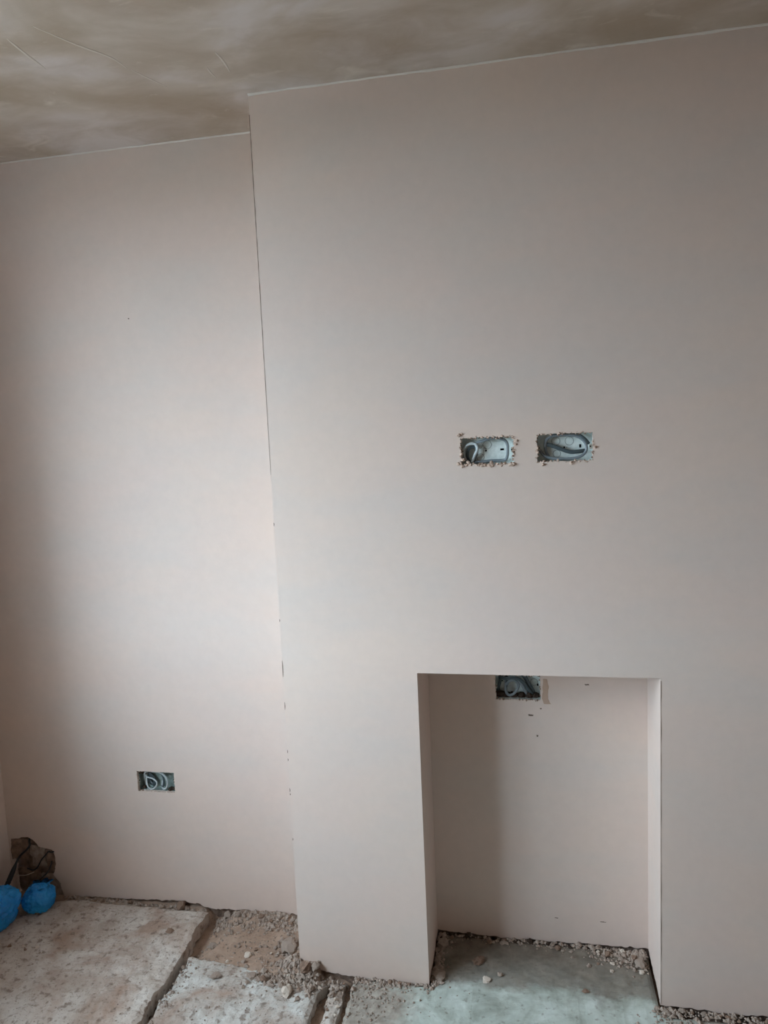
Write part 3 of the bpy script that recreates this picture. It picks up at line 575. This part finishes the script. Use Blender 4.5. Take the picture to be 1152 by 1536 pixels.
def img_x(p): d = Vector(p) - cam.location; return d.dot(RX) / d.dot(FW)
def scatter_things(n, fx, fy, lo, hi, kind, where, group, mats):
    spots = []
    for k in range(n * 30):
        x, y, r = fx(), fy(), rnd.uniform(lo, hi)
        if len(spots) < n and all(math.hypot(x - q[0], y - q[1]) > 1.6 * (r + q[2]) for q in spots): spots.append((x, y, r))
    spots.sort(key=lambda q: img_x((q[0], q[1], 0)))
    for k, (x, y, r) in enumerate(spots):
        mt = rnd.choice(mats); col = {'rubble': 'grey', 'rubble_brown': 'brown', 'rubble_pale': 'pale', 'soot_shade': 'dark'}[mt]
        fragment('rubble_fragment', x, y, r, mt, '%s %s, %s from left %s' % (col, kind, ORD[k], where), 'rubble', group, rnd.randrange(8), rnd.random() * 6.28, rnd.uniform(0.7, 1.2))
U = rnd.uniform
GB = ['rubble', 'rubble', 'rubble_brown', 'rubble_pale']; BR = ['rubble', 'rubble_brown', 'rubble_brown']; SO = ['soot_shade', 'soot_shade', 'rubble_brown']
scatter_things(12, lambda: U(-0.98, -0.69), lambda: U(0.185, 0.210), 0.006, 0.012, 'mortar fragment', 'along foot of alcove wall beside breast', 'fragments along the alcove wall beside the breast', BR)
scatter_things(12, lambda: U(-1.50, -1.06), lambda: U(0.198, 0.212), 0.004, 0.009, 'mortar fragment', 'in the gap behind left slab', 'fragments behind the left slab', BR)
scatter_things(12, lambda: rnd.gauss(-0.665, 0.045), lambda: min(-0.014, rnd.gauss(-0.03, 0.022)), 0.006, 0.012, 'mortar fragment', 'in heap before breast corner', 'fragments in the heap at the breast corner', GB)
scatter_things(9, lambda: U(-0.97, -0.70), lambda: U(0.02, 0.16), 0.004, 0.008, 'plaster crumb', 'on the bare dirt patch', 'crumbs on the dirt patch', GB)
scatter_things(12, lambda: U(0.16, 0.295), lambda: 0.19 - abs(rnd.gauss(0, 0.03)), 0.005, 0.010, 'mortar fragment', 'in right corner of hearth', 'fragments in the right corner of the hearth', GB)
scatter_things(10, lambda: U(-0.28, 0.12), lambda: U(0.178, 0.196), 0.005, 0.010, 'fragment', 'along back edge of hearth', 'fragments along the back of the hearth', SO)
scatter_things(10, lambda: U(0.32, 0.60), lambda: U(-0.022, -0.004), 0.005, 0.010, 'mortar fragment', 'at foot of breast right of fireplace', 'fragments at the foot of the right pier', BR)
scatter_things(9, lambda: U(-0.57, -0.31), lambda: U(-0.025, -0.006), 0.004, 0.008, 'mortar fragment', 'at foot of breast left of fireplace', 'fragments at the foot of the left pier', BR)
scatter_things(10, lambda: slab1_right(0) + U(0.006, 0.022), lambda: U(-0.26, 0.0), 0.004, 0.008, 'mortar fragment', 'in the gap beside left slab', 'fragments in the gap beside the left slab', BR)
scatter_things(7, lambda: U(-0.56, -0.52), lambda: U(-0.15, -0.03), 0.004, 0.007, 'fragment', 'on strip between two floor cracks', 'fragments on the strip between the cracks', GB)
scatter_things(7, lambda: U(-1.56, -1.42), lambda: U(-0.06, 0.00), 0.004, 0.009, 'plaster fragment', 'on left slab before blue bags', 'fragments before the blue bags', GB)
# fine crumbs nobody could count
CB = [bmesh.new() for _ in range(3)]
def crumbs(name, n, fx, fy, lo, hi, mat, label, seed):
    r_ = random.Random(seed)
    for k in range(n):
        x, y = fx(r_), fy(r_); r = lo + (hi - lo) * r_.random() ** 2.5
        z = ground_z(x, y) + r * 0.25; a = r_.random() * 6.28
        q = [(1, 0, 0), (0, 1, 0), (-1, 0, 0), (0, -1, 0), (0, 0, 0.8), (0, 0, -0.8)]
        if (x > -0.668 and y > -0.002 and not (-0.292 < x < 0.304)) or y > 0.216 or (y > 0.199 and x > -0.3): continue
        if math.hypot(x + 1.664, y - 0.036) < 0.085 or math.hypot(x + 1.576, y - 0.128) < 0.06: continue
        bm = CB[0 if x < -0.64 else (2 if (y > 0 and x > -0.3) else 1)]
        v = [bm.verts.new((x + r * (px * math.cos(a) - py * math.sin(a)) * r_.uniform(0.65, 1.15), y + r * (px * math.sin(a) + py * math.cos(a)) * r_.uniform(0.65, 1.15), z + r * pz * r_.uniform(0.7, 1.1) + 0.2 * r * r_.uniform(-1, 1))) for px, py, pz in q]
        for i in range(4):
            for f in (bm.faces.new((v[i], v[(i + 1) % 4], v[4])), bm.faces.new((v[(i + 1) % 4], v[i], v[5]))): f.material_index = {'rubble': 0, 'rubble_brown': 1, 'soot_shade': 2}[mat]
g_ = lambda r, m, s: r.gauss(m, s)
crumbs('mortar_crumbs', 200, lambda r: g_(r, -0.70, 0.03), lambda r: r.uniform(0.03, 0.20), 0.002, 0.010, 'rubble', '', 21)
crumbs('mortar_crumbs', 420, lambda r: r.uniform(-1.0, -0.69), lambda r: r.uniform(0.02, 0.214), 0.0012, 0.0055, 'rubble', 'grey crumbs strewn over the dirt patch', 1)
crumbs('dirt_crumbs', 600, lambda r: r.uniform(-1.0, -0.69), lambda r: 0.215 - abs(r.gauss(0, 0.035)), 0.002, 0.010, 'rubble_brown', 'brown crumbs along foot of alcove wall on dirt patch', 2)
crumbs('mortar_crumbs', 900, lambda r: g_(r, -0.665, 0.06), lambda r: min(0.03, g_(r, -0.022, 0.028)), 0.002, 0.011, 'rubble', 'grey crumbs heaped before the corner of the breast', 3)
crumbs('mortar_crumbs', 260, lambda r: r.uniform(-1.0, -0.6), lambda r: r.uniform(-0.3, 0.0), 0.001, 0.004, 'rubble', 'grey crumbs scattered over the middle slab', 4)
crumbs('mortar_crumbs', 420, lambda r: r.uniform(XL + 0.02, -1.04), lambda r: r.uniform(-0.34, 0.17), 0.001, 0.004, 'rubble_brown', 'brown crumbs scattered over the left slab', 5)
crumbs('dirt_crumbs', 420, lambda r: r.uniform(-1.54, -1.04), lambda r: r.uniform(0.192, 0.217), 0.002, 0.010, 'rubble_brown', 'brown crumbs in the gap behind left slab', 6)
crumbs('mortar_crumbs', 380, lambda r: 0.30 - abs(r.gauss(0, 0.08)), lambda r: 0.196 - abs(r.gauss(0, 0.03)), 0.0015, 0.009, 'rubble', 'grey crumbs in the right of the fireplace hearth', 7)
crumbs('dirt_crumbs', 260, lambda r: r.uniform(-0.285, 0.295), lambda r: 0.199 - abs(r.gauss(0, 0.012)), 0.002, 0.010, 'soot_shade', 'dark crumbs along back of the fireplace hearth', 8)
crumbs('dirt_crumbs', 260, lambda r: -0.290 + abs(r.gauss(0, 0.016)), lambda r: r.uniform(0.0, 0.195), 0.002, 0.010, 'soot_shade', 'dark crumbs along left reveal of the fireplace', 9)
crumbs('mortar_crumbs', 260, lambda r: r.uniform(0.29, 0.64), lambda r: -abs(r.gauss(0.004, 0.018)), 0.002, 0.011, 'rubble_brown', 'brown crumbs along the foot of the right pier', 10)
crumbs('mortar_crumbs', 260, lambda r: -0.50 + abs(r.gauss(0, 0.10)), lambda r: -abs(r.gauss(0.02, 0.07)), 0.0012, 0.006, 'rubble', '', 22)
crumbs('dirt_crumbs', 160, lambda r: g_(r, 0.33, 0.03), lambda r: -abs(r.gauss(0.0, 0.04)), 0.0015, 0.007, 'rubble', '', 23)
crumbs('mortar_crumbs', 340, lambda r: r.uniform(-0.60, -0.28), lambda r: -abs(r.gauss(0.002, 0.014)), 0.0015, 0.009, 'rubble', 'grey crumbs along the foot of the left pier', 11)
crumbs('mortar_crumbs', 260, lambda r: -1.012 + abs(r.gauss(0, 0.02)), lambda r: r.uniform(-0.32, 0.06), 0.0015, 0.006, 'rubble_brown', 'brown crumbs in the gap beside the left slab', 12)
crumbs('mortar_crumbs', 220, lambda r: r.uniform(-0.60, -0.40), lambda r: r.uniform(-0.2, -0.01), 0.001, 0.005, 'rubble', 'grey crumbs on the strip between the two cracks', 13)
for cb, lab in zip(CB, ('fine grey and brown crumbs strewn over slabs and dirt before the alcove', 'fine crumbs along the front foot of the chimney breast', 'fine sooty crumbs on the hearth inside the fireplace')):
    co = tag(obj('mortar_crumbs', cb, 'rubble'), lab, 'crumbs', kind='stuff')
    co.data.materials.append(M['rubble_brown']); co.data.materials.append(M['soot_shade'])
